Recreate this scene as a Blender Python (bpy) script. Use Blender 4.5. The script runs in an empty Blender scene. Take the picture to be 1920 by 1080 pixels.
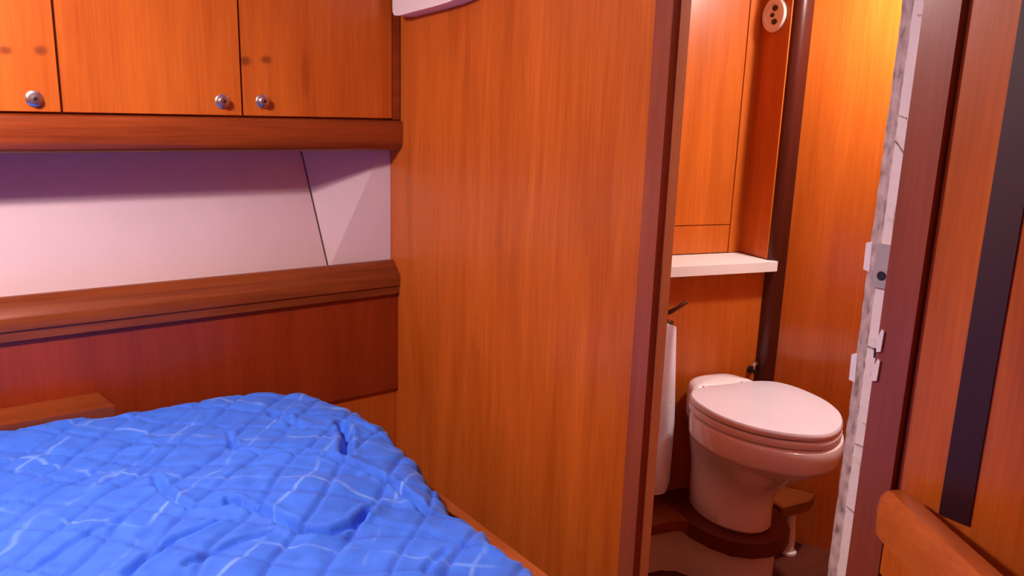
import bpy, bmesh, math, random
import numpy as np
from mathutils import Vector, Matrix
random.seed(4); np.random.seed(4)
SC = bpy.context.scene
COL = SC.collection

# ------------------------------------------------------------------ camera
F = 1500.0; PITCH = math.radians(12.75); ROLL = math.radians(1.8)
CAM = Vector((0, 0, 1.40))
_h = Vector((.6, .8, 0)); _r = Vector((.8, -.6, 0)); _z = Vector((0, 0, 1))
FW = _h*math.cos(PITCH) - _z*math.sin(PITCH)
_u = _z*math.cos(PITCH) + _h*math.sin(PITCH)
UP = _u*math.cos(ROLL) - _r*math.sin(ROLL)
RT = _r*math.cos(ROLL) + _u*math.sin(ROLL)
cd = bpy.data.cameras.new('camera'); cam = bpy.data.objects.new('camera', cd); COL.objects.link(cam)
cd.sensor_width = 36; cd.lens = F/1920*36; cd.clip_start = .02
M4 = Matrix((RT, UP, -FW)).transposed().to_4x4(); M4.translation = CAM
cam.matrix_world = M4
SC.camera = cam

# ------------------------------------------------------------------ light, exposure
w = bpy.data.worlds.new('world'); SC.world = w; w.use_nodes = True
w.node_tree.nodes['Background'].inputs[0].default_value = (1, .9, .85, 1)
w.node_tree.nodes['Background'].inputs[1].default_value = 0
SC.view_settings.view_transform = 'Standard'; SC.view_settings.look = 'None'
SC.view_settings.exposure = 0.08; SC.view_settings.gamma = 1; SC.view_settings.use_curve_mapping = False
CABIN_LAMP = ((-0.15, 1.42, 1.90), 30.0, .10, 15.0)
HEAD_LAMP = ((2.12, 1.01, 1.90), 14.0, .10, 8.0)
CABIN_TINT = (1, .80, .78); HEAD_TINT = (1, .92, .88)
def dome_light(name, loc, glow, size, down, color):
    """a frosted dome under the ceiling: an all-round glow plus the stronger light of its flat face"""
    name_glow, name_face = name+'_glow_offscreen', name+'_face_offscreen'
    l = bpy.data.lights.new(name_glow, 'POINT'); l.shadow_soft_size = size/2; l.energy = glow; l.color = color
    o = bpy.data.objects.new(name_glow, l); o.location = (loc[0], loc[1], loc[2]-.043); COL.objects.link(o)
    l = bpy.data.lights.new(name_face, 'AREA'); l.shape = 'DISK'; l.size = size; l.energy = down; l.color = color
    o = bpy.data.objects.new(name_face, l); o.location = (loc[0], loc[1], loc[2]+.009); COL.objects.link(o)
dome_light('cabin_lamp', *CABIN_LAMP, CABIN_TINT)
dome_light('washroom_lamp', *HEAD_LAMP, HEAD_TINT)

# ------------------------------------------------------------------ pixel helper (direction only; the plane gives the distance)
def ray(x, y): return FW*F + RT*(x-960) - UP*(y-540)
def onz(x, y, Z):
    d = ray(x, y); return CAM + d*((Z-CAM.z)/d.z)

# ------------------------------------------------------------------ materials
def new_mat(name):
    m = bpy.data.materials.new(name); m.use_nodes = True
    return m, m.node_tree, m.node_tree.nodes['Principled BSDF']
def N(t, typ, **kw):
    n = t.nodes.new(typ)
    for k, v in kw.items(): setattr(n, k, v)
    return n
def ramp(t, stops):
    r = N(t, 'ShaderNodeValToRGB'); e = r.color_ramp.elements
    while len(e) < len(stops): e.new(.5)
    for i, (p, c) in enumerate(stops):
        e[i].position = p; e[i].color = c if len(c) == 4 else (*c, 1)
    return r
def wood(name, light, dark, axis='z', rough=.34, coat=.25, knots=(), contrast=1.0, bump=.03):
    m, t, b = new_mat(name); L = t.links
    tc = N(t, 'ShaderNodeTexCoord')
    def mapped(s_long, s_cross, off=0):
        mp = N(t, 'ShaderNodeMapping')
        sc = [s_cross]*3; sc['xyz'.index(axis)] = s_long
        mp.inputs['Scale'].default_value = sc; mp.inputs['Location'].default_value = (off, off*.7, off*.3)
        L.new(tc.outputs['Object'], mp.inputs[0]); return mp
    n1 = N(t, 'ShaderNodeTexNoise'); n1.inputs['Scale'].default_value = 1; n1.inputs['Detail'].default_value = 5
    n1.inputs['Distortion'].default_value = .6
    L.new(mapped(1.3, 16).outputs[0], n1.inputs['Vector'])
    n2 = N(t, 'ShaderNodeTexNoise'); n2.inputs['Scale'].default_value = 1; n2.inputs['Detail'].default_value = 3
    L.new(mapped(6, 150, 3.1).outputs[0], n2.inputs['Vector'])
    n3 = N(t, 'ShaderNodeTexNoise'); n3.inputs['Scale'].default_value = 1; n3.inputs['Detail'].default_value = 2
    L.new(mapped(.9, 3.2, 7.7).outputs[0], n3.inputs['Vector'])
    a = N(t, 'ShaderNodeMath', operation='MULTIPLY_ADD'); a.inputs[1].default_value = .38; a.inputs[2].default_value = 0
    L.new(n2.outputs[0], a.inputs[0])
    c = N(t, 'ShaderNodeMath', operation='MULTIPLY_ADD'); c.inputs[1].default_value = .62
    L.new(n1.outputs[0], c.inputs[0]); L.new(a.outputs[0], c.inputs[2])
    d = N(t, 'ShaderNodeMath', operation='MULTIPLY_ADD'); d.inputs[1].default_value = .35
    L.new(n3.outputs[0], d.inputs[0]); L.new(c.outputs[0], d.inputs[2])
    lo, hi = .675-.22/contrast, .675+.22/contrast
    r = ramp(t, [(max(0, lo), dark), (min(1, hi), light)])
    L.new(d.outputs[0], r.inputs[0])
    colour = r.outputs[0]
    for (kp, ks, kc) in knots:           # small dark knots and marks that belong to the board
        mp = N(t, 'ShaderNodeMapping'); mp.vector_type = 'POINT'
        s = [1/v for v in ks]
        mp.inputs['Scale'].default_value = s
        mp.inputs['Location'].default_value = [-kp[i]*s[i] for i in range(3)]
        L.new(tc.outputs['Object'], mp.inputs[0])
        ln = N(t, 'ShaderNodeVectorMath', operation='LENGTH'); L.new(mp.outputs[0], ln.inputs[0])
        mr = N(t, 'ShaderNodeMapRange'); mr.interpolation_type = 'SMOOTHSTEP'
        mr.inputs[1].default_value = .25; mr.inputs[2].default_value = 1; mr.inputs[3].default_value = .75; mr.inputs[4].default_value = 0
        L.new(ln.outputs['Value'], mr.inputs[0])
        mx = N(t, 'ShaderNodeMix', data_type='RGBA'); mx.inputs['B'].default_value = (*kc, 1)
        L.new(mr.outputs[0], mx.inputs['Factor']); L.new(colour, mx.inputs['A']); colour = mx.outputs['Result']
    L.new(colour, b.inputs['Base Color'])
    b.inputs['Roughness'].default_value = rough
    b.inputs['Specular IOR Level'].default_value = .3
    b.inputs['Coat Weight'].default_value = coat*.6; b.inputs['Coat Roughness'].default_value = .18
    bp = N(t, 'ShaderNodeBump'); bp.inputs['Strength'].default_value = bump; bp.inputs['Distance'].default_value = .002
    L.new(c.outputs[0], bp.inputs['Height']); L.new(bp.outputs[0], b.inputs['Normal'])
    return m
def plain(name, col, rough=.5, metal=0, vary=.06, scale=8, coat=0):
    m, t, b = new_mat(name); L = t.links
    tc = N(t, 'ShaderNodeTexCoord'); n = N(t, 'ShaderNodeTexNoise'); n.inputs['Scale'].default_value = scale; n.inputs['Detail'].default_value = 3
    L.new(tc.outputs['Object'], n.inputs['Vector'])
    lo = tuple(c*(1-vary) for c in col); hi = tuple(min(1, c*(1+vary)) for c in col)
    r = ramp(t, [(.3, lo), (.7, hi)]); L.new(n.outputs[0], r.inputs[0]); L.new(r.outputs[0], b.inputs['Base Color'])
    b.inputs['Roughness'].default_value = rough; b.inputs['Metallic'].default_value = metal; b.inputs['Coat Weight'].default_value = coat
    return m
W_L = (.63, .150, .019); W_D = (.41, .080, .008)
KN = (.16, .03, .01)
M = {}
M['panel'] = wood('teak_veneer_upright', W_L, W_D, 'z', .36, .25, contrast=1.25,
                  knots=[((1.2, 1.775, .75), (.05, .010, .045), (.44, .08, .01)), ((1.2, 1.745, .73), (.05, .005, .025), (.36, .06, .01))])
M['door'] = wood('teak_veneer_locker_doors', W_L, W_D, 'z', .36, .25, contrast=1.1,
                 knots=[((.264, 2.19, 1.493), (.02, .05, .016), KN), ((.194, 2.19, 1.489), (.02, .05, .014), KN),
                        ((.735, 2.19, 1.497), (.022, .05, .018), KN), ((.791, 2.19, 1.503), (.022, .05, .016), KN),
                        ((.90, 2.19, 1.47), (.016, .05, .09), (.36, .06, .01))])
M['hull_panel'] = wood('mahogany_veneer_hull', (.32, .045, .009), (.20, .023, .005), 'z', .33, .3)
M['rail_x'] = wood('solid_teak_rail', (.27, .062, .013), (.13, .023, .006), 'x', .36, .25, contrast=1.2)
M['dark_x'] = wood('dark_teak_rail', (.36, .07, .014), (.17, .027, .006), 'x', .32, .35, contrast=1.2)
M['post'] = wood('solid_dark_teak_upright', (.34, .080, .040), (.21, .045, .022), 'z', .36, .3)
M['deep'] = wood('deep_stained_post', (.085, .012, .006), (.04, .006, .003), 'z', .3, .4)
M['head'] = wood('glossy_orange_teak', W_L, W_D, 'z', .34, .12)
M['head_gloss'] = wood('polished_orange_teak', W_L, W_D, 'z', .16, .6)
M['pale_edge'] = wood('pale_bare_edge', (.80, .45, .20), (.68, .34, .13), 'z', .5, .1)
M['ring'] = wood('dark_oiled_board', (.15, .022, .010), (.075, .011, .006), 'x', .3, .3)
M['sole'] = wood('dark_sole_boards', (.16, .035, .018), (.08, .016, .009), 'x', .4, .2)
M['white_line'] = plain('white_vinyl_lining', (.70, .54, .55), .55, vary=.02)
M['ceiling'] = plain('off_white_headliner', (.90, .84, .81), .7, vary=.03)
M['ceramic'] = plain('white_ceramic', (.86, .80, .82), .12, vary=.01, coat=.5)
M['seat'] = plain('white_gloss_plastic', (.84, .80, .88), .18, vary=.01, coat=.4)
M['laminate'] = plain('white_laminate', (.88, .82, .79), .3, vary=.02)
M['moulding'] = plain('white_gelcoat', (.80, .76, .74), .3, vary=.03)
M['steel'] = plain('brushed_steel', (.62, .58, .56), .28, 1, vary=.08, scale=40)
M['black'] = plain('black_plastic', (.012, .009, .010), .4)
M['brown_iron'] = plain('brown_bronze_hook', (.10, .03, .015), .35, .6)
M['inlay'] = plain('dark_smoked_inlay', (.030, .003, .008), .5, vary=.15, scale=3)
M['socket'] = plain('cream_socket_plastic', (.86, .74, .64), .35, vary=.02)
M['mattress'] = plain('cream_ticking', (.6, .55, .5), .9)
M['rust'] = plain('rust_brown_cap', (.22, .04, .02), .5)

def towel_mat():
    m, t, b = new_mat('white_terry'); L = t.links
    tc = N(t, 'ShaderNodeTexCoord'); n = N(t, 'ShaderNodeTexNoise'); n.inputs['Scale'].default_value = 260
    L.new(tc.outputs['Object'], n.inputs['Vector'])
    bp = N(t, 'ShaderNodeBump'); bp.inputs['Strength'].default_value = .4; bp.inputs['Distance'].default_value = .003
    L.new(n.outputs[0], bp.inputs['Height']); L.new(bp.outputs[0], b.inputs['Normal'])
    r = ramp(t, [(.2, (.78, .72, .80)), (.8, (.90, .85, .92))]); L.new(n.outputs[0], r.inputs[0]); L.new(r.outputs[0], b.inputs['Base Color'])
    b.inputs['Roughness'].default_value = .95; return m
M['towel'] = towel_mat()

def worn_mat():
    m, t, b = new_mat('worn_white_paint'); L = t.links
    tc = N(t, 'ShaderNodeTexCoord'); mp = N(t, 'ShaderNodeMapping'); mp.inputs['Scale'].default_value = (60, 60, 22)
    L.new(tc.outputs['Object'], mp.inputs[0])
    n = N(t, 'ShaderNodeTexNoise'); n.inputs['Scale'].default_value = 1; n.inputs['Detail'].default_value = 6; n.inputs['Roughness'].default_value = .7
    L.new(mp.outputs[0], n.inputs['Vector'])
    r = ramp(t, [(.26, (.22, .17, .15)), (.34, (.60, .50, .46)), (.42, (.86, .78, .72))]); L.new(n.outputs[0], r.inputs[0])
    L.new(r.outputs[0], b.inputs['Base Color']); b.inputs['Roughness'].default_value = .6
    bp = N(t, 'ShaderNodeBump'); bp.inputs['Strength'].default_value = .5; bp.inputs['Distance'].default_value = .003
    L.new(n.outputs[0], bp.inputs['Height']); L.new(bp.outputs[0], b.inputs['Normal']); return m
M['worn'] = worn_mat()
def worn_grey_mat():
    m, t, b = new_mat('worn_grey_edge'); L = t.links
    tc = N(t, 'ShaderNodeTexCoord'); mp = N(t, 'ShaderNodeMapping'); mp.inputs['Scale'].default_value = (90, 90, 40)
    L.new(tc.outputs['Object'], mp.inputs[0])
    n = N(t, 'ShaderNodeTexNoise'); n.inputs['Scale'].default_value = 1; n.inputs['Detail'].default_value = 6
    L.new(mp.outputs[0], n.inputs['Vector'])
    r = ramp(t, [(.30, (.20, .14, .12)), (.45, (.45, .35, .31)), (.66, (.64, .53, .48))]); L.new(n.outputs[0], r.inputs[0])
    L.new(r.outputs[0], b.inputs['Base Color']); b.inputs['Roughness'].default_value = .7; return m
M['worn_grey'] = worn_grey_mat()

def quilt_mat():
    m, t, b = new_mat('blue_quilted_cotton'); L = t.links
    tc = N(t, 'ShaderNodeTexCoord')
    wob = N(t, 'ShaderNodeTexNoise'); wob.inputs['Scale'].default_value = 5; wob.inputs['Detail'].default_value = 2
    L.new(tc.outputs['Object'], wob.inputs['Vector'])
    sub = N(t, 'ShaderNodeVectorMath', operation='SUBTRACT'); sub.inputs[1].default_value = (.5, .5, .5); L.new(wob.outputs['Color'], sub.inputs[0])
    scl = N(t, 'ShaderNodeVectorMath', operation='SCALE'); scl.inputs['Scale'].default_value = .08; L.new(sub.outputs[0], scl.inputs[0])
    add = N(t, 'ShaderNodeVectorMath', operation='ADD'); L.new(tc.outputs['Object'], add.inputs[0]); L.new(scl.outputs[0], add.inputs[1])
    sep = N(t, 'ShaderNodeSeparateXYZ'); L.new(add.outputs[0], sep.inputs[0])
    brk = N(t, 'ShaderNodeTexNoise'); brk.inputs['Scale'].default_value = 11; brk.inputs['Detail'].default_value = 3
    L.new(tc.outputs['Object'], brk.inputs['Vector'])
    def lines(op, off, wd):
        s = N(t, 'ShaderNodeMath', operation=op); L.new(sep.outputs[1], s.inputs[0]); L.new(sep.outputs[0], s.inputs[1])
        o = N(t, 'ShaderNodeMath', operation='SUBTRACT'); o.inputs[1].default_value = off; L.new(s.outputs[0], o.inputs[0])
        p = N(t, 'ShaderNodeMath', operation='PINGPONG'); p.inputs[1].default_value = .144; L.new(o.outputs[0], p.inputs[0])
        r = N(t, 'ShaderNodeMapRange'); r.inputs[1].default_value = 0; r.inputs[2].default_value = wd; r.inputs[3].default_value = 1; r.inputs[4].default_value = 0
        L.new(p.outputs[0], r.inputs[0]); return r
    a = lines('SUBTRACT', 1.158, .009); c = lines('ADD', 1.70, .009)
    mx = N(t, 'ShaderNodeMath', operation='MAXIMUM'); L.new(a.outputs[0], mx.inputs[0]); L.new(c.outputs[0], mx.inputs[1])
    br = N(t, 'ShaderNodeMapRange'); br.inputs[1].default_value = .40; br.inputs[2].default_value = .66; L.new(brk.outputs[0], br.inputs[0])
    mu = N(t, 'ShaderNodeMath', operation='MULTIPLY'); L.new(mx.outputs[0], mu.inputs[0]); L.new(br.outputs[0], mu.inputs[1])
    fine = N(t, 'ShaderNodeTexNoise'); fine.inputs['Scale'].default_value = 30; fine.inputs['Detail'].default_value = 4
    L.new(tc.outputs['Object'], fine.inputs['Vector'])
    base = ramp(t, [(.3, (.024, .135, .70)), (.7, (.034, .175, .82))]); L.new(fine.outputs[0], base.inputs[0])
    mix = N(t, 'ShaderNodeMix', data_type='RGBA'); mix.inputs['B'].default_value = (.17, .36, .88, 1)
    L.new(mu.outputs[0], mix.inputs['Factor']); L.new(base.outputs[0], mix.inputs['A'])
    sa = N(t, 'ShaderNodeAttribute', attribute_name='stitch'); sm = N(t, 'ShaderNodeMath', operation='MULTIPLY'); sm.inputs[1].default_value = .55
    L.new(sa.outputs['Fac'], sm.inputs[0])
    mix2 = N(t, 'ShaderNodeMix', data_type='RGBA'); mix2.inputs['B'].default_value = (.012, .06, .40, 1)
    L.new(sm.outputs[0], mix2.inputs['Factor']); L.new(mix.outputs['Result'], mix2.inputs['A'])
    L.new(mix2.outputs['Result'], b.inputs['Base Color'])
    b.inputs['Roughness'].default_value = .75; b.inputs['Sheen Weight'].default_value = .12; b.inputs['Sheen Tint'].default_value = (.75, .85, 1, 1)
    wv = N(t, 'ShaderNodeTexNoise'); wv.inputs['Scale'].default_value = 90; L.new(tc.outputs['Object'], wv.inputs['Vector'])
    bp = N(t, 'ShaderNodeBump'); bp.inputs['Strength'].default_value = .12; bp.inputs['Distance'].default_value = .002
    L.new(wv.outputs[0], bp.inputs['Height']); L.new(bp.outputs[0], b.inputs['Normal'])
    return m
M['quilt'] = quilt_mat()
def lamp_mat():
    m, t, b = new_mat('lit_lamp_diffuser')
    b.inputs['Emission Color'].default_value = (1, .88, .8, 1); b.inputs['Emission Strength'].default_value = 3
    b.inputs['Base Color'].default_value = (.9, .88, .85, 1); return m
M['lamp'] = lamp_mat()

# ------------------------------------------------------------------ object helpers
def link(o): COL.objects.link(o); return o
def tag(o, label=None, cat=None, group=None, kind=None):
    if label: o['label'] = label
    if cat: o['category'] = cat
    if group: o['group'] = group
    if kind: o['kind'] = kind
    return o
def empty(name, loc, label, cat, group=None, kind=None):
    o = link(bpy.data.objects.new(name, None)); o.location = loc; o.empty_display_size = .05
    return tag(o, label, cat, group, kind)
def from_bm(name, bm, mat, parent=None, smooth=False, bevel=0, seg=2):
    if bevel:
        es = [e for e in bm.edges if len(e.link_faces) == 2 and e.calc_face_angle(0) > .5]
        bmesh.ops.bevel(bm, geom=es, offset=bevel, segments=seg, affect='EDGES', profile=.5, clamp_overlap=True)
    bmesh.ops.recalc_face_normals(bm, faces=bm.faces)
    me = bpy.data.meshes.new(name); bm.to_mesh(me); bm.free(); me.materials.append(M[mat] if isinstance(mat, str) else mat)
    if smooth or bevel:
        for p in me.polygons: p.use_smooth = True
        me.set_sharp_from_angle(angle=math.radians(38))
    o = link(bpy.data.objects.new(name, me))
    if parent is not None:
        o.parent = parent
        # geometry is authored in world space
        o.matrix_parent_inverse = Matrix.Translation(-abs_loc(parent))
    return o
def abs_loc(o):
    v = Vector(o.location)
    if o.parent is None: return v
    return Vector((0, 0, 0)) if o.type == 'MESH' else v + abs_loc(o.parent)
def box_bm(x0, x1, y0, y1, z0, z1):
    bm = bmesh.new()
    v = [bm.verts.new(p) for p in ((x0, y0, z0), (x1, y0, z0), (x1, y1, z0), (x0, y1, z0), (x0, y0, z1), (x1, y0, z1), (x1, y1, z1), (x0, y1, z1))]
    for f in ((0, 1, 2, 3), (4, 5, 6, 7), (0, 1, 5, 4), (1, 2, 6, 5), (2, 3, 7, 6), (3, 0, 4, 7)): bm.faces.new([v[i] for i in f])
    return bm
def box(name, mat, parent, x, y, z, bevel=.002, seg=2): return from_bm(name, box_bm(*x, *y, *z), mat, parent, bevel=bevel, seg=seg)
def prism_bm(pts, a, b, axis='z', bm=None):
    """extrude a 2D outline: axis z -> pts (x,y); axis x -> pts (y,z); axis y -> pts (x,z)"""
    bm = bm or bmesh.new()
    def P(p, h): return {'z': (p[0], p[1], h), 'x': (h, p[0], p[1]), 'y': (p[0], h, p[1])}[axis]
    A = [bm.verts.new(P(p, a)) for p in pts]; B = [bm.verts.new(P(p, b)) for p in pts]
    bm.faces.new(A); bm.faces.new(B[::-1])
    n = len(pts)
    for i in range(n): bm.faces.new([A[i], A[(i+1) % n], B[(i+1) % n], B[i]])
    return bm
def prism(name, mat, parent, pts, a, b, axis='z', bevel=.002, seg=2): return from_bm(name, prism_bm(pts, a, b, axis), mat, parent, bevel=bevel, seg=seg)
def rings_bm(rings, cap=True):
    bm = bmesh.new(); R = [[bm.verts.new(p) for p in r] for r in rings]; n = len(rings[0])
    for a, b in zip(R, R[1:]):
        for i in range(n): bm.faces.new([a[i], a[(i+1) % n], b[(i+1) % n], b[i]])
    if cap: bm.faces.new(R[0][::-1]); bm.faces.new(R[-1])
    return bm
def lathe_bm(c, axis, prof, n=28):
    axis = Vector(axis).normalized(); t = axis.orthogonal().normalized(); s = axis.cross(t); c = Vector(c)
    return rings_bm([[c + axis*h + (t*math.cos(2*math.pi*i/n) + s*math.sin(2*math.pi*i/n))*r for i in range(n)] for r, h in prof])
def tube_bm(pts, rad, n=12):
    pts = [Vector(p) for p in pts]; rings = []; prev = None
    for i, p in enumerate(pts):
        d = (pts[min(i+1, len(pts)-1)] - pts[max(i-1, 0)]).normalized()
        t = d.orthogonal().normalized() if prev is None else (prev - d*prev.dot(d)).normalized()
        prev = t; s = d.cross(t); r = rad[i] if isinstance(rad, (list, tuple)) else rad
        rings.append([p + (t*math.cos(2*math.pi*k/n) + s*math.sin(2*math.pi*k/n))*r for k in range(n)])
    return rings_bm(rings)
def smooth_closed(pts, n):
    """Catmull-Rom through closed control points, resampled evenly"""
    m = len(pts); out = []
    for i in range(m):
        p0, p1, p2, p3 = [np.array(pts[(i+k-1) % m], float) for k in range(4)]
        for s in range(24):
            u = s/24
            out.append(.5*((2*p1) + (-p0+p2)*u + (2*p0-5*p1+4*p2-p3)*u*u + (-p0+3*p1-3*p2+p3)*u**3))
    out = np.array(out); seg = np.linalg.norm(np.roll(out, -1, 0)-out, axis=1); cum = np.concatenate([[0], np.cumsum(seg)])
    full = np.vstack([out, out[:1]]); tt = np.linspace(0, cum[-1], n, endpoint=False)
    return np.stack([np.interp(tt, cum, full[:, k]) for k in range(2)], 1)

XB = 1.20            # cabin face of the bulkhead
YH = 2.20            # face of the lockers and hull panel
# head compartment frame: u along its back wall, v out from it
HO = Vector((1.936, 1.452, 0)); HU = Vector((.966, -.257, 0)).normalized(); HV = Vector((-.257, -.966, 0)).normalized()
def hl(u, v, z): return HO + HU*u + HV*v + Vector((0, 0, z))
def hprism(name, mat, parent, pts, z0, z1, bevel=.002, seg=2):
    P = [hl(u, v, 0) for u, v in pts]
    return prism(name, mat, parent, [(p.x, p.y) for p in P], z0, z1, 'z', bevel, seg)

# ------------------------------------------------------------------ structure: cabin shell
def struct(o, label, cat): return tag(o, label, cat, kind='structure')
CZ = 1.95
struct(box('floor', 'sole', None, (-1.25, XB+.04), (-.62, 2.62), (-.14, -.10), 0), 'dark wooden cabin sole under the berth', 'floor')
struct(box('ceiling', 'ceiling', None, (-1.25, 2.95), (-.62, 2.62), (CZ, CZ+.04), 0), 'off-white headliner over cabin and washroom', 'ceiling')
struct(box('wall_rear', 'panel', None, (-1.29, -1.25), (-.62, 2.62), (-.14, CZ), 0), 'wooden cabin end wall opposite the washroom door', 'wall')
struct(box('wall_right', 'panel', None, (-1.25, 2.95), (-.66, -.62), (-.14, CZ), 0), 'wooden side wall on the centreline side', 'wall')
struct(box('wall_far', 'panel', None, (XB, XB+.04), (1.143, 2.62), (-.10, CZ), .002), 'broad varnished wooden bulkhead between berth and washroom doorway', 'wall')
wr = struct(box('wall_far_right', 'panel', None, (XB, XB+.04), (-.62, .5645), (-.10, CZ), .003), 'wooden bulkhead panel with dark vertical strip beside the doorway', 'wall')
o = box('inlay_strip', 'inlay', wr, (XB-.003, XB+.002), (.453, .497), (.816, CZ-.003), .001); o['label'] = 'dark glossy vertical strip let into the panel'
struct(box('wall_header', 'panel', None, (XB, XB+.04), (.5645, 1.143), (1.86, CZ), .002), 'wooden header panel above the washroom doorway', 'wall')

# doorway trims
def jamb(name, y0, y1, x0, x1, z0, z1, r, label):
    o = from_bm(name, box_bm(x0, x1, y0, y1, z0, z1), 'post', None, bevel=r, seg=4)
    return struct(o, label, 'door frame')
t1 = jamb('trim_1', 1.104, 1.150, XB-.012, XB+.008, -.10, 1.86, .006, 'dark brown rounded wooden doorpost on the broad bulkhead')
o = box('edge_lipping', 'pale_edge', t1, (XB+.0085, XB+.036), (1.102, 1.142), (-.10, 1.86), .002); o['label'] = 'pale bare wood edge'
t2 = jamb('trim_2', .569, .622, XB-.014, XB+.034, -.10, 1.86, .010, 'reddish brown wooden doorpost beside the panel with dark strip')
# worn strip behind right doorpost
t3 = empty('trim_3', (XB+.035, .66, -.10), 'worn pale painted door edge strip with latch fittings and chipped paint', 'door frame', kind='structure')
def ragged_strip(name, mat, y0, y1, x0, x1, z0, z1, amp, n=150):
    bm = bmesh.new(); rows = []
    for i in range(n+1):
        z = z0 + (z1-z0)*i/n
        j0 = random.uniform(-amp, amp); j1 = random.uniform(-amp, amp)*.5
        rows.append([bm.verts.new(p) for p in ((x0+random.uniform(0, .0012), y0+j1, z), (x0+random.uniform(0, .0012), y1+j0, z), (x1, y1+j0, z), (x1, y0+j1, z))])
    for a, b in zip(rows, rows[1:]):
        for k in range(4): bm.faces.new([a[k], a[(k+1) % 4], b[(k+1) % 4], b[k]])
    bm.faces.new(rows[0]); bm.faces.new(rows[-1][::-1])
    return from_bm(name, bm, mat, t3)
o = ragged_strip('painted_band', 'worn', .632, .661, XB+.030, XB+.05, -.10, 1.86, .0005); o['label'] = 'chipped off-white band'
o = ragged_strip('raw_band', 'worn_grey', .661, .680, XB+.033, XB+.05, -.10, 1.86, .0008); o['label'] = 'grey rough band'
M['zinc'] = plain('dull_zinc', (.42, .38, .37), .45, .2, vary=.1, scale=30)
lp = box('latch_plate', 'zinc', t3, (XB+.024, XB+.032), (.638, .664), (1.135, 1.205), .002)
from_bm('latch_hole', lathe_bm((XB+.0245, .650, 1.155), (-1, 0, 0), [(.007, 0), (.0075, .0015), (.001, .0016)], 16), 'black', lp)
for zz in (1.062, 1.014):
    o = from_bm('striker_tab', prism_bm([(.613, zz-.017), (.620, zz-.019), (.622, zz), (.616, zz+.019), (.612, zz+.016)], XB-.018, XB-.008, 'x'), 'laminate', t3, bevel=.002)
    o['label'] = 'small white tab'
from_bm('latch_tongue', prism_bm([(.634, 1.022), (.644, 1.020), (.645, 1.036), (.636, 1.038)], XB+.022, XB+.031, 'x'), 'black', t3, bevel=.002)
for zz in (1.18, .99):
    o = from_bm('edge_tab', prism_bm([(.676, zz-.024), (.687, zz-.022), (.688, zz+.022), (.678, zz+.026)], XB+.033, XB+.046, 'x'), 'laminate', t3, bevel=.002); o['label'] = 'small white plastic tab'
for zz, a, b, sl in ((1.55, .640, .652, .001), (1.335, .634, .660, .030), (1.40, .648, .660, .004), (1.03, .640, .660, .003), (.90, .636, .650, .002), (.86, .634, .660, .002), (.74, .645, .660, .006)):
    prism('crack', 'worn_grey', t3, [(a, zz), (b, zz+sl), (b, zz+sl+.0022), (a, zz+.0030)], XB+.0285, XB+.031, 'x', 0)

# hull side: lower panel, rail, white lining
struct(box('wall_left', 'hull_panel', None, (-1.25, XB), (YH+.005, YH+.03), (.49, .83), .001), 'dark red wooden hull panel below the long shelf rail', 'wall')
struct(box('wall_left_lower', 'panel', None, (-1.25, XB), (YH+.014, YH+.03), (-.10, .4895), .001), 'lighter wooden lower hull panel at berth height', 'wall')
prof = [(YH-.006, .812), (YH-.006, .836), (YH-.010, .838), (YH-.012, .866), (YH-.008, .874), (YH+.012, .894), (YH+.030, .911), (YH+.040, .914), (YH+.050, .912), (YH+.052, .886), (YH+.13, .886), (YH+.13, .83), (YH+.004, .83), (YH+.004, .812)]
o = prism('trim_4', 'rail_x', None, prof, -1.25, XB-.001, 'x', .0012, 2)
struct(o, 'long solid wooden shelf rail below the white hull lining', 'trim')
wl = empty('wall_left_upper', (0, 2.3, .93), 'pinkish white hull lining between lockers and shelf rail', 'wall', kind='structure')
def quad_panel(name, a, b, c, d, th, mat, parent, label=None):
    """a,b bottom, c,d top corners (front face); thickness along the back normal"""
    a, b, c, d = map(Vector, (a, b, c, d)); n = (b-a).cross(d-a).normalized()
    if n.y < 0: n = -n
    bm = bmesh.new(); Fv = [bm.verts.new(p) for p in (a, b, c, d)]; Bv = [bm.verts.new(p+n*th) for p in (a, b, c, d)]
    bm.faces.new(Fv); bm.faces.new(Bv[::-1])
    for i in range(4): bm.faces.new([Fv[i], Fv[(i+1) % 4], Bv[(i+1) % 4], Bv[i]])
    o = from_bm(name, bm, mat, parent, bevel=.003)
    if label: o['label'] = label
    return o
SB = Vector((1.007, 2.307, .890)); ST = Vector((.950, 2.400, 1.32))
quad_panel('lining_panel', (-1.25, 2.307, .890), SB, ST, (-1.25, 2.400, 1.32), .012, 'white_line', wl, 'long sloping white panel')
quad_panel('lining_panel', SB+Vector((.006, 0, 0)), (1.199, 2.252, .890), (1.199, 2.252, 1.32), ST+Vector((.006, -.001, 0)), .012, 'white_line', wl, 'narrow white end panel by bulkhead')
quad_panel('joint_backing', SB+Vector((-.012, .014, 0)), SB+Vector((.018, .014, 0)), ST+Vector((.018, .014, 0)), ST+Vector((-.012, .014, 0)), .004, 'white_line', wl)
struct(box('wall_left_back', 'ceiling', None, (-1.25, XB), (2.58, 2.62), (-.10, CZ), 0), 'hull skin behind the lockers', 'wall')

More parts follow.
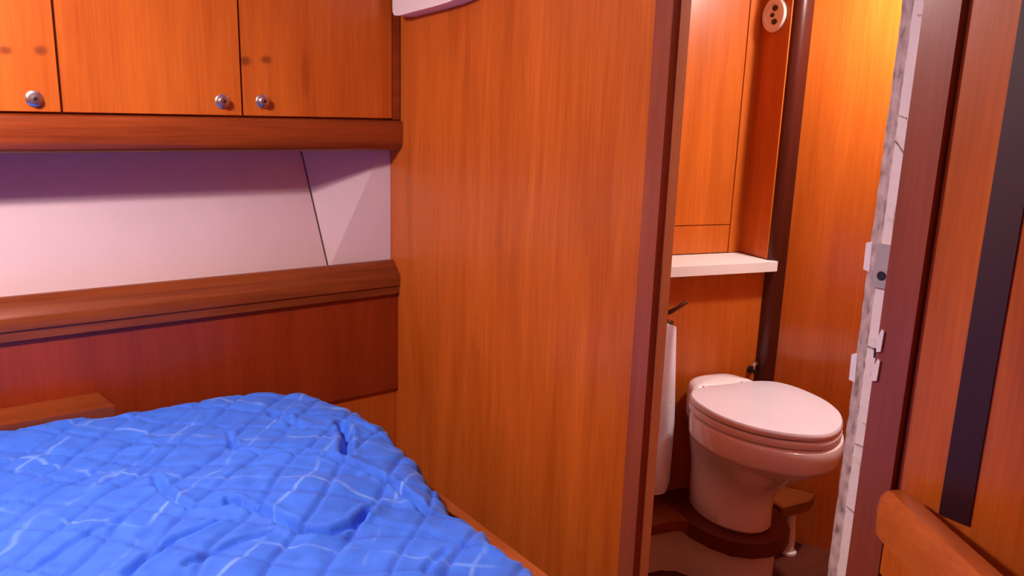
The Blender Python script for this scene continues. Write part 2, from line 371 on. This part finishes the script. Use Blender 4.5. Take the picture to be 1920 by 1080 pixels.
# ------------------------------------------------------------------ overhead lockers
def knob(pos, parent):
    k = from_bm('knob', lathe_bm(pos, (0, -1, 0), [(.0185, 0), (.0185, .003), (.0155, .005), (.0105, .0055), (.0098, .009), (.0125, .012), (.0130, .016), (.0100, .019), (.002, .020)], 28), 'steel', parent, smooth=True)
    k['label'] = 'round steel push knob'
    from_bm('knob_button', lathe_bm((pos[0], pos[1]-.0195, pos[2]), (0, -1, 0), [(.0045, 0), (.004, .002), (.0008, .0024)], 14), 'black', k)
lockers = [(-.135, .296, .241, 1.385, 'overhead wooden locker with two knots, at the end away from the bulkhead'),
           (.296, .722, .669, 1.391, 'overhead wooden locker between the two others, knob in its corner nearest the bulkhead'),
           (.722, 1.196, .776, 1.394, 'dark ended overhead wooden locker against the broad bulkhead')]
for i, (x0, x1, kx, kz, lab) in enumerate(lockers):
    e = empty('overhead_locker', ((x0+x1)/2, 2.36, 1.352), lab, 'cabinet', 'overhead lockers along the hull')
    box('body', 'door', e, (x0+.0005, x1-.0005), (YH+.002, 2.55), (1.352, CZ-.002), 0)
    xe = x1-.003 if i < 2 else 1.168
    d = box('door', 'door', e, (x0+.003, xe), (YH-.016, YH+.0015), (1.356, CZ-.02), .002)
    knob((kx, YH-.0165, kz), d)
    if i == 2: box('end_stile', 'dark_x', e, (1.170, 1.196), (YH-.014, YH+.0015), (1.352, CZ-.02), .004)
prof = [(YH-.010, 1.3505), (YH-.024, 1.346), (YH-.026, 1.335), (YH-.026, 1.285), (YH-.022, 1.272), (YH-.012, 1.262), (YH+.002, 1.259), (YH+.03, 1.262), (YH+.36, 1.275), (YH+.36, 1.3505)]
o = prism('trim_5', 'dark_x', None, prof, -1.25, XB-.0015, 'x', .004, 3)
struct(o, 'thick rounded wooden valance under the overhead lockers', 'trim')

# white moulded fitting in the upper corner by the bulkhead
e = empty('corner_moulding', (XB, 2.02, 1.66), 'white rounded plastic moulding high on the bulkhead beside the lockers', 'moulding')
pts = [(1.70, 1.80), (1.72, 1.71), (1.765, 1.668), (1.84, 1.658), (1.92, 1.652), (2.02, 1.647), (2.10, 1.642), (2.134, 1.644), (2.145, 1.655), (2.147, 1.80)]
from_bm('moulding_body', prism_bm(pts, XB-.05, XB-.001, 'x'), 'laminate', e, bevel=.008, seg=4)
from_bm('face_panel', prism_bm([(1.83, 1.80), (1.84, 1.73), (1.89, 1.70), (2.06, 1.685), (2.10, 1.70), (2.10, 1.80)], XB-.056, XB-.0495, 'x'), 'seat', e, bevel=.003)

# ------------------------------------------------------------------ washroom shell
NB = -.26; LP = -.13; RW0 = (.250, -.112); RD = (.62, .79)
def rw(t, off=0): return (RW0[0]+RD[0]*t+RD[1]*off, RW0[1]+RD[1]*t-RD[0]*off)
struct(hprism('floor_washroom', 'sole', None, [(-1.0, NB-.05), (.95, NB-.05), (.95, 1.6), (-1.0, 1.6)], -.035, 0, 0), 'dark wooden washroom floor', 'floor')
struct(hprism('wall_washroom_back', 'head', None, [(-.74, LP-.02), (.20, LP-.02), (.20, LP), (-.74, LP)], 0, .918, .001), 'orange wooden panel below the white washroom shelf', 'wall')
struct(hprism('wall_washroom_right', 'head_gloss', None, [rw(0), rw(1.55), rw(1.55, .02), rw(0, .02)], 0, CZ, .001), 'glossy orange wooden washroom wall to the side of the toilet', 'wall')
struct(box('wall_washroom_near', 'panel', None, (XB+.06, 2.93), (.16, .20), (0, CZ), 0), 'wooden washroom wall on the side behind the doorpost', 'wall')
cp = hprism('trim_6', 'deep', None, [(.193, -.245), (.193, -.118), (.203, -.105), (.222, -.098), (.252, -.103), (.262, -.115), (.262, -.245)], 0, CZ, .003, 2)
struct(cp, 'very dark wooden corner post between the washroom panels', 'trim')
# niche over the shelf: locker front and reveal
e = empty('washroom_locker', hl(0, -.27, .955), 'bright orange wooden washroom locker standing over the white shelf', 'cabinet')
hprism('body', 'head', e, [(-.69, NB-.10), (.188, NB-.10), (.188, NB-.012), (-.69, NB-.012)], .952, CZ-.003, 0)
hprism('stile', 'head', e, [(.140, NB-.012), (.188, NB-.012), (.188, NB+.004), (.140, NB+.004)], .953, CZ-.003, .002)
hprism('door', 'head', e, [(-.69, NB-.012), (.138, NB-.012), (.138, NB+.001), (-.69, NB+.001)], 1.047, CZ-.003, .002)
hprism('bottom_rail', 'head', e, [(-.69, NB-.012), (.138, NB-.012), (.138, NB+.001), (-.69, NB+.001)], .953, 1.044, .002)
hprism('side_panel', 'head', e, [(.188, NB-.10), (.193, NB-.10), (.193, LP+.006), (.188, LP+.006)], .953, CZ-.003, .001)
o = hprism('shelf', 'laminate', None, [(-.70, NB+.004), (.185, NB+.004), (.186, -.118), (.205, -.100), (.205, -.088), (.195, -.083), (-.16, -.083), (-.70, -.083)], .9205, .951, .006, 3)
tag(o, 'white laminate shelf with rounded corner over the toilet', 'shelf')

# round socket on the niche side
e = empty('wall_socket', hl(.188, -.195, 1.70), 'round cream wall socket with dark slots above the washroom shelf', 'socket')
nrm = -HU
def side_disc(c, prof, n, mat, nm, parent, su=1, sz=1):
    bm = lathe_bm((0, 0, 0), (0, 0, 1), prof, n)
    c = hl(*c)
    for v in bm.verts:
        q = v.co.copy(); v.co = c + HV*(q.x*su) + Vector((0, 0, q.y*sz)) + nrm*q.z
    return from_bm(nm, bm, mat, parent, smooth=True)
pl = side_disc((.1878, -.195, 1.698), [(.050, 0), (.051, .006), (.047, .010), (.034, .011), (.032, .007), (.001, .0068)], 36, 'socket', 'cover_plate', e, 1.05, 1.0)
for du, dz, r in ((.004, .020, .012), (-.006, .0, .009), (.006, -.020, .012)):
    side_disc((.1875-.0065, -.195+du, 1.698+dz), [(r, 0), (r, .002), (.001, .0022)], 14, 'black', 'slot', pl, 1, .7)

# wall hook, towel, valve
e = empty('towel_hook', hl(-.17, LP, .83), 'dark bronze towel hook on the orange washroom panel', 'hook')
c = hl(-.175, LP, .80)
bm = lathe_bm(c, HV, [(.018, 0), (.018, .004), (.012, .007), (.001, .0075)], 20)
from_bm('back_plate', bm, 'brown_iron', e, smooth=True)
from_bm('arm', tube_bm([hl(-.175, LP+.005, .80), hl(-.172, LP+.03, .808), hl(-.160, LP+.045, .822), hl(-.142, LP+.048, .834), hl(-.125, LP+.048, .842)], [.007, .007, .0065, .006, .005]), 'brown_iron', e, smooth=True)
from_bm('lower_prong', tube_bm([hl(-.175, LP+.005, .795), hl(-.178, LP+.03, .775), hl(-.178, LP+.045, .768), hl(-.176, LP+.052, .785)], .006), 'brown_iron', e, smooth=True)
def towel():
    nu, nz = 40, 60; bm = bmesh.new(); grid = []
    for side in (0, 1):
        g = []
        for j in range(nz+1):
            t = j/nz; row = []
            for i in range(nu+1):
                s = i/nu
                half_top, half_bot = .05, .135
                wd = half_top + (half_bot-half_top)*min(1, t*2.2)**.7
                uR = -.168 + .022*min(1, t*1.6) ; u = uR - (1-s)*2*wd
                zb = .212 + .05*s**3 ; z = .782 - (.782-zb)*t
                z += -.012*(abs(s-.5)*2)**2*(1-t)
                v = -.065 + .020*math.sin(s*15+.6+t*.8)*(.5+.5*t) + .012*math.sin(s*6) + .01*t
                v += (.009 if side else -.009)*min(1, 6*min(s, 1-s)+.15)
                row.append(bm.verts.new(hl(u, v, z)))
            g.append(row)
        grid.append(g)
    for g in grid:
        for j in range(nz):
            for i in range(nu): bm.faces.new([g[j][i], g[j][i+1], g[j+1][i+1], g[j+1][i]])
    a, b = grid
    for j in range(nz):
        for i in (0, nu): bm.faces.new([a[j][i], a[j+1][i], b[j+1][i], b[j][i]])
    for i in range(nu):
        for j in (0, nz): bm.faces.new([a[j][i], a[j][i+1], b[j][i+1], b[j][i]])
    return from_bm('towel', bm, 'towel', None, smooth=True)
tag(towel(), 'white terry towel hanging from the dark hook beside the doorpost', 'towel')
e = empty('stop_valve', hl(.172, LP, .61), 'small chrome stop valve on the panel behind the toilet', 'valve')
from_bm('valve_body', lathe_bm(hl(.172, LP, .585), HV, [(.012, 0), (.012, .006), (.008, .009), (.008, .03), (.001, .031)], 18), 'black', e, smooth=True)
from_bm('valve_knob', lathe_bm(hl(.172, LP+.022, .590), (0, 0, 1), [(.004, 0), (.004, .014), (.009, .016), (.009, .026), (.003, .028)], 16), 'steel', e, smooth=True)

# ------------------------------------------------------------------ toilet platform
e = empty('toilet_platform', hl(0, 0, 0), 'dark wooden platform on a white moulded plinth under the toilet', 'platform')
front = [(-.215, .062), (-.175, .075), (-.15, .11), (-.138, .15), (-.105, .205), (-.055, .238), (.0, .248), (.055, .238), (.105, .205), (.135, .15), (.150, .095)]
board = [(-.69, LP+.002), (-.69, .06)] + front + [(.29, .085), (.355, .055), (.218, -.095), (.190, LP+.002)]
o = hprism('ring_board', 'ring', e, [(-.160, LP+.002), (-.160, .08)] + front[2:] + [(.160, LP+.002)], .150, .196, .006, 3); o['label'] = 'dark brown rounded board'
o = hprism('ledge_board', 'rail_x', e, [(-.69, LP+.002), (-.69, .055), (-.20, .055), (-.1605, .07), (-.1605, LP+.002)], .166, .200, .005, 3); o['label'] = 'lighter wooden ledge'
o = hprism('ledge_board', 'rail_x', e, [(.161, LP+.002), (.161, .095), (.285, .085), (.335, .052), (.196, LP+.002)], .166, .200, .004, 3); o['label'] = 'lighter wooden ledge'
pl_out = [(-.69, LP+.002), (-.69, .0), (-.20, .0), (-.155, .02), (-.125, .07), (-.115, .13), (-.08, .185), (-.03, .21), (.03, .21), (.065, .195), (.082, .17), (.085, LP+.002)]
o = hprism('plinth', 'moulding', e, pl_out, .001, .1495, .012, 3); o['label'] = 'white moulded plinth'
e = empty('drain_pipe', hl(.262, .05, 0), 'short white drain pipe below the ledge beside the toilet', 'pipe')
from_bm('pipe', tube_bm([hl(.258, .045, .001), hl(.258, .045, .06), hl(.256, .04, .12), hl(.256, .038, .165)], .017, 18), 'laminate', e, smooth=True)
from_bm('collar', lathe_bm(hl(.258, .045, .001), (0, 0, 1), [(.026, 0), (.026, .008), (.0175, .012), (.0174, .0)], 20), 'laminate', e, smooth=True)

# ------------------------------------------------------------------ toilet
T = empty('toilet', hl(0, .05, .196), 'white ceramic marine toilet with closed lid on a dark wooden base', 'toilet')
def mirror(half): return [(u, v) for v, u in half] + [(-u, v) for v, u in half[::-1] if u > 1e-6]
rim_half = [(-.122, .0), (-.119, .045), (-.098, .088), (-.05, .110), (0, .138), (.045, .172), (.10, .190), (.17, .196), (.24, .186), (.31, .155), (.365, .105), (.398, .05), (.407, .0)]
rim = smooth_closed(mirror(rim_half), 72)
vmin, vmax = rim[:, 1].min(), rim[:, 1].max()
def sect(hw, v0, v1, z, blend):
    """rim outline squeezed to half width hw and length v0..v1, blended towards an ellipse"""
    c = (vmin+vmax)/2; R = []
    for u, v in rim:
        uu = u/.196; vv = (v-vmin)/(vmax-vmin)*2-1
        a = math.atan2(vv, uu); ue, ve = math.cos(a), math.sin(a)
        uu = uu*(1-blend)+ue*blend; vv = vv*(1-blend)+ve*blend
        R.append(hl(uu*hw, (v0+v1)/2 + vv*(v1-v0)/2, z))
    return R
bowl = [sect(.100, -.105, .192, .197, 1), sect(.106, -.108, .200, .206, 1), sect(.105, -.108, .198, .26, 1), sect(.109, -.110, .205, .32, .95), sect(.124, -.113, .250, .37, .85),
        sect(.149, -.116, .312, .415, .6), sect(.170, -.118, .358, .446, .35), sect(.181, -.119, .380, .464, .12), sect(.187, -.120, .391, .474, .02), sect(.193, -.122, .399, .480, 0), sect(.196, -.122, .405, .489, 0),
        sect(.197, -.122, .407, .53, 0), sect(.194, -.120, .403, .541, 0), sect(.187, -.115, .395, .546, 0)]
bw = from_bm('bowl', rings_bm(bowl), 'ceramic', T, smooth=True)
seat_half = [(-.012, .0), (-.012, .085), (.000, .135), (.025, .166), (.07, .186), (.12, .193), (.18, .193), (.24, .180), (.30, .152), (.355, .104), (.390, .05), (.402, .0)]
so = smooth_closed(mirror(seat_half), 72); cen = np.array([0, .19])
def lay(sc, z): return [hl(*(cen+(p-cen)*sc), z) for p in so]
from_bm('seat', rings_bm([lay(.955, .549), lay(.985, .551), lay(.998, .556), lay(1.0, .562), lay(.995, .567), lay(.97, .571)]), 'seat', T, smooth=True)
ld = from_bm('lid', rings_bm([lay(.955, .5745), lay(.985, .576), lay(.995, .581), lay(.992, .588), lay(.972, .5935), lay(.93, .595), lay(.6, .598), lay(.25, .5995), lay(.03, .600)]), 'seat', T, smooth=True)
# raised deck behind the hinge
deck_half = [(-.116, .0), (-.113, .045), (-.094, .083), (-.05, .103), (-.02, .112), (-.016, .0)]
dk = smooth_closed([(0, -.117), (.05, -.114), (.085, -.096), (.104, -.055), (.112, -.024), (.06, -.018), (0, -.017), (-.06, -.018), (-.112, -.024), (-.104, -.055), (-.085, -.096), (-.05, -.114)], 60)
dc = np.array([0, -.065])
def dlay(sc, z): return [hl(*(dc+(p-dc)*sc), z) for p in dk]
from_bm('hinge_deck', rings_bm([dlay(1.04, .535), dlay(1.05, .556), dlay(1.02, .572), dlay(.95, .583), dlay(.82, .590), dlay(.6, .5945), dlay(.3, .597), dlay(.04, .598)]), 'ceramic', T, smooth=True)
for s in (-.07, .07):
    from_bm('hinge', tube_bm([hl(s-.018, -.014, .585), hl(s+.018, -.014, .585)], .008, 14), 'seat', T, smooth=True)
bp_ = hl(-.0915, .085, .262)
o = from_bm('bolt_cap', lathe_bm(bp_, (HU*-.85+HV*.5), [(.009, -.004), (.009, .004), (.006, .007), (.001, .008)], 16), 'rust', T, smooth=True); o['label'] = 'rusty brown bolt cap'

# ------------------------------------------------------------------ corner cabinet with rail
S = Vector((1.168, .560, 0)); DR = Vector((-.551, -.834, 0)).normalized(); NR = Vector((DR.y, -DR.x, 0))   # NR points to the door side
if NR.x > 0: NR = -NR
e = empty('corner_cabinet', (S.x, S.y-.1, -.10), 'wooden corner cabinet with a rounded handrail along its slanted front', 'cabinet')
LEN = .80
p0 = S + NR*-.012; p1 = p0 + DR*LEN
poly = [(XB-.002, p0.y-.03), (p0.x, p0.y), (p1.x, p1.y), (XB-.002, p1.y)]
prism('body', 'panel', e, poly, -.10, .70, 'z', .003)
prism('top', 'panel', e, poly, .7005, .712, 'z', .002)
def rail_obj():
    half_w, z0, z1 = .024, .770, .848
    sec = [(-half_w, z0), (-half_w-.002, (z0+z1)/2), (-half_w+.001, z1-.014), (-half_w+.010, z1-.002), (0, z1), (half_w-.010, z1-.002), (half_w-.001, z1-.014), (half_w+.002, (z0+z1)/2), (half_w, z0), (0, z0-.004)]
    stations = [(0.0, .55), (.006, .8), (.018, .96), (.035, 1.0), (.3, 1.0), (LEN, 1.0)]
    rings = []
    for t, k in stations:
        c = S + DR*t; zc = (z0+z1)/2
        rings.append([c + NR*(a*k) + Vector((0, 0, zc+(z-zc)*k)) for a, z in sec])
    sk = [S + NR*.016 + DR*.03, S + NR*.016 + DR*LEN, S - NR*.012 + DR*LEN, S - NR*.012 + DR*.03]
    prism('rail_upstand', 'panel', e, [(p.x, p.y) for p in sk], .7125, .768, 'z', .001)
    return from_bm('fiddle_rail', rings_bm(rings), 'rail_d', e, smooth=True)
M['rail_d'] = wood('solid_teak_slanted_rail', (.60, .16, .030), (.42, .09, .016), 'y', .32, .35)
rail_obj()

# ------------------------------------------------------------------ berth
e = empty('berth', (0, 1.3, -.10), 'wooden berth base with a thin foot board facing the bulkhead', 'bed')
box('base', 'panel', e, (-1.2, .845), (.50, 2.05), (-.10, .36), .003)
M['rail_y'] = wood('solid_teak_foot_board', (.36, .09, .02), (.22, .05, .012), 'y', .32, .35)
box('foot_board', 'rail_y', e, (.846, .872), (.50, 2.0), (-.10, .548), .006, 3)
m_ = box('mattress', 'mattress', None, (-1.15, .72), (.55, 2.0), (.361, .575), .04, 4)
tag(m_, 'thick cream mattress hidden under the blue quilt', 'mattress')
o = prism('berth_ledge', 'rail_x', None, [(-1.2, 2.082), (-1.2, YH+.004), (.322, YH+.004), (.338, 2.082)], .60, .645, 'z', .004, 3)
tag(o, 'wooden ledge board along the hull beside the quilt, with slanted end', 'ledge')
box('batten', 'dark_x', o, (-1.15, .28), (2.12, 2.19), (-.099, .5995), .002)

def polydist(P, poly):
    d = np.full(len(P), 1e9)
    for a, b in zip(poly, poly[1:]):
        a = np.array(a); b = np.array(b); ab = b-a
        t = np.clip(((P-a)@ab)/max(1e-12, ab@ab), 0, 1)
        d = np.minimum(d, np.linalg.norm(P-(a+t[:, None]*ab), axis=1))
    return d
def vnoise(P, s, seed):
    rs = np.random.RandomState(seed); G = rs.rand(64, 64); q = P*s + 20
    i = np.floor(q).astype(int); f = q-i; f = f*f*(3-2*f)
    g = lambda a, b: G[(i[:, 0]+a) % 64, (i[:, 1]+b) % 64]
    return (g(0, 0)*(1-f[:, 0])+g(1, 0)*f[:, 0])*(1-f[:, 1]) + (g(0, 1)*(1-f[:, 0])+g(1, 1)*f[:, 0])*f[:, 1]
def quilt():
    ZT = .635
    ys = np.array([.52, .94, 1.10, 1.20, 1.30, 1.40, 1.62, 1.80, 1.90, 1.98, 2.037, 2.060, 2.072, 2.078])
    xs = np.array([.79, .785, .79, .785, .80, .825, .855, .842, .815, .775, .71, .63, .53, .46])
    yy = np.concatenate([np.linspace(.52, 2.03, 300), np.linspace(2.03, 2.078, 26)[1:]])
    xe = np.interp(yy, ys, xs)
    k = np.ones(9)/9; xp = np.pad(xe, 4, mode='edge'); xe = np.convolve(xp, k, 'valid')
    xe += .006*np.sin(yy*40) + .004*np.sin(yy*97+1)
    ns = 300; s = np.linspace(0, 1, ns+1)**.85
    X = -1.15 + s[None, :]*(xe[:, None]+1.15); Y = np.repeat(yy[:, None], ns+1, 1)
    P = np.stack([X.ravel(), Y.ravel()], 1)
    bound = list(zip(xe, yy)) + [(-1.15, 2.078)]
    d = polydist(P, bound[::3] + bound[-1:])
    z = np.full(len(P), ZT)
    # broad undulation
    z += .020*(vnoise(P, 4, 1)-.5) + .006*(vnoise(P, 9, 2)-.5)
    # quilted puffs: irregular diagonal stitch lines
    st = np.zeros(len(P))
    W = P + .035*np.stack([vnoise(P, 6, 3)-.5, vnoise(P, 6, 4)-.5], 1)
    for sg, off, per in ((1, 1.08, .144), (-1, 1.63, .144)):
        q = (W[:, 1]-sg*W[:, 0]-off)/per; fr = np.abs(q-np.round(q))*per
        z -= .0068*np.exp(-(fr/.0075)**2); st = np.maximum(st, np.exp(-(fr/.0045)**2))
    # short wrinkles along the stitch lines
    for seed, ang, amp in ((11, 35, .0036), (12, -25, .0030), (13, 75, .0022)):
        c, s_ = math.cos(math.radians(ang)), math.sin(math.radians(ang))
        R = np.stack([P[:, 0]*c+P[:, 1]*s_, -P[:, 0]*s_+P[:, 1]*c], 1)*np.array([1, 3.4])
        z += amp*(vnoise(R, 11, seed)-.5)*2
    px = lambda L: [tuple(onz(a, b, ZT))[:2] for a, b in L]
    def crease(L, a, wdt, lip=0.0):
        nonlocal z
        dd = polydist(P, px(L)); z = z - a*np.exp(-(dd/wdt)**2) + lip*np.exp(-((dd-2.2*wdt)/wdt)**2)
    # pillow-like swelling at the bulkhead end
    cx, cy = px([(600, 850)])[0]; z += .020*np.exp(-(((P[:, 0]-cx)/.20)**2+((P[:, 1]-cy)/.20)**2))
    cx, cy = px([(500, 750)])[0]; z += .014*np.exp(-(((P[:, 0]-cx)/.16)**2+((P[:, 1]-cy)/.10)**2))
    cx, cy = px([(600, 945)])[0]; z += .016*np.exp(-((((P[:, 0]-cx)/.09)**2+((P[:, 1]-cy)/.09)**2)**1.5))
    crease([(540, 868), (610, 872), (680, 888), (740, 915), (795, 955)], .022, .007, .007)
    crease([(430, 950), (480, 965), (530, 988), (570, 1003), (620, 1005), (665, 990), (690, 965)], .020, .007, .006)
    crease([(640, 808), (650, 828), (648, 866)], .028, .009, .007)
    crease([(0, 893), (60, 870), (170, 845), (280, 835)], .008, .006, .003)
    crease([(0, 955), (100, 905), (180, 875)], .007, .006, .003)
    crease([(290, 900), (325, 945), (370, 958), (440, 955)], .014, .007, .005)
    crease([(240, 1079), (330, 1020), (410, 985)], .012, .007, .005)
    crease([(430, 815), (440, 850), (540, 868)], .010, .006, .004)
    crease([(510, 780), (570, 812)], .014, .009, .004)
    crease([(60, 1075), (180, 1000), (230, 980)], .008, .006, .003)
    crease([(300, 830), (240, 870), (190, 910)], .007, .006, .003)
    crease([(350, 1065), (450, 1020), (510, 1005)], .009, .006, .003)
    crease([(690, 985), (800, 1000), (930, 1050)], .008, .006, .003)
    crease([(800, 1075), (835, 1040)], .008, .006, .003)
    crease([(570, 785), (660, 800), (730, 830)], .008, .006, .003)
    # rounded edge
    r = .055; e_ = np.clip((r-d)/r, 0, 1); lf = np.clip((P[:, 0]-.22)/.25, 0, 1); lf = lf*lf*(3-2*lf)
    z -= r*(.08+.82*lf)*(1-np.sqrt(np.maximum(0, 1-e_**2))); z += .010*(1-lf)*np.exp(-((P[:, 1]-2.08)/.15)**2)
    nr, nc = len(yy), ns+1
    V = [(P[i, 0], P[i, 1], z[i]) for i in range(len(P))]
    Fc = [(j*nc+i, j*nc+i+1, (j+1)*nc+i+1, (j+1)*nc+i) for j in range(nr-1) for i in range(nc-1)]
    # hanging border round foot and hull edges
    B = [j*nc+nc-1 for j in range(nr)] + [(nr-1)*nc+i for i in range(nc-2, -1, -1)]
    bx = np.array([[V[b][0], V[b][1]] for b in B]); tg = np.gradient(bx, axis=0); nn = np.stack([tg[:, 1], -tg[:, 0]], 1); nn /= np.linalg.norm(nn, axis=1)[:, None]+1e-9
    prev = B
    for kk in range(1, 5):
        cur = []
        for n_, b in enumerate(B):
            off = (.004, .005, .003, -.004)[kk-1]
            if b >= (nr-1)*nc and V[b][0] < .36: off = 0
            cur.append(len(V)); V.append((bx[n_, 0]+nn[n_, 0]*off, bx[n_, 1]+nn[n_, 1]*off, V[b][2] - (V[b][2]-.551)*kk/4 if V[b][1] < 1.5 or True else 0))
        for n_ in range(len(B)-1): Fc.append((prev[n_], cur[n_], cur[n_+1], prev[n_+1]))
        prev = cur
    me = bpy.data.meshes.new('quilt'); me.from_pydata(V, [], Fc); me.validate(); me.materials.append(M['quilt'])
    bm = bmesh.new(); bm.from_mesh(me); bmesh.ops.recalc_face_normals(bm, faces=bm.faces)
    up = sum(f.normal.z for f in bm.faces)
    if up < 0: bmesh.ops.reverse_faces(bm, faces=bm.faces)
    bm.to_mesh(me); bm.free()
    at = me.attributes.new('stitch', 'FLOAT', 'POINT')
    vals = np.zeros(len(me.vertices)); vals[:len(st)] = st; at.data.foreach_set('value', vals)
    for p in me.polygons: p.use_smooth = True
    return link(bpy.data.objects.new('quilt', me))
tag(quilt(), 'rumpled bright blue quilt with pale diamond lines spread over the berth', 'quilt')

# ------------------------------------------------------------------ ceiling lamps (out of frame)
def ceiling_lamp(loc, r, label):
    e = empty('ceiling_lamp_offscreen', loc, label, 'lamp')
    z = CZ
    from_bm('rim', lathe_bm((loc[0], loc[1], z-.001), (0, 0, -1), [(r+.02, 0), (r+.02, .010), (r+.012, .020), (r, .022), (r-.002, .0)], 36), 'laminate', e, smooth=True)
    from_bm('diffuser_offscreen', lathe_bm((loc[0], loc[1], z-.008), (0, 0, -1), [(r-.003, 0), (r-.003, .014), (r*.8, .022), (r*.4, .027), (.002, .028)], 36), 'lamp', e, smooth=True)
ceiling_lamp(CABIN_LAMP[0], .10, 'round ceiling lamp over the berth')
ceiling_lamp(HEAD_LAMP[0], .08, 'round ceiling lamp in the washroom')
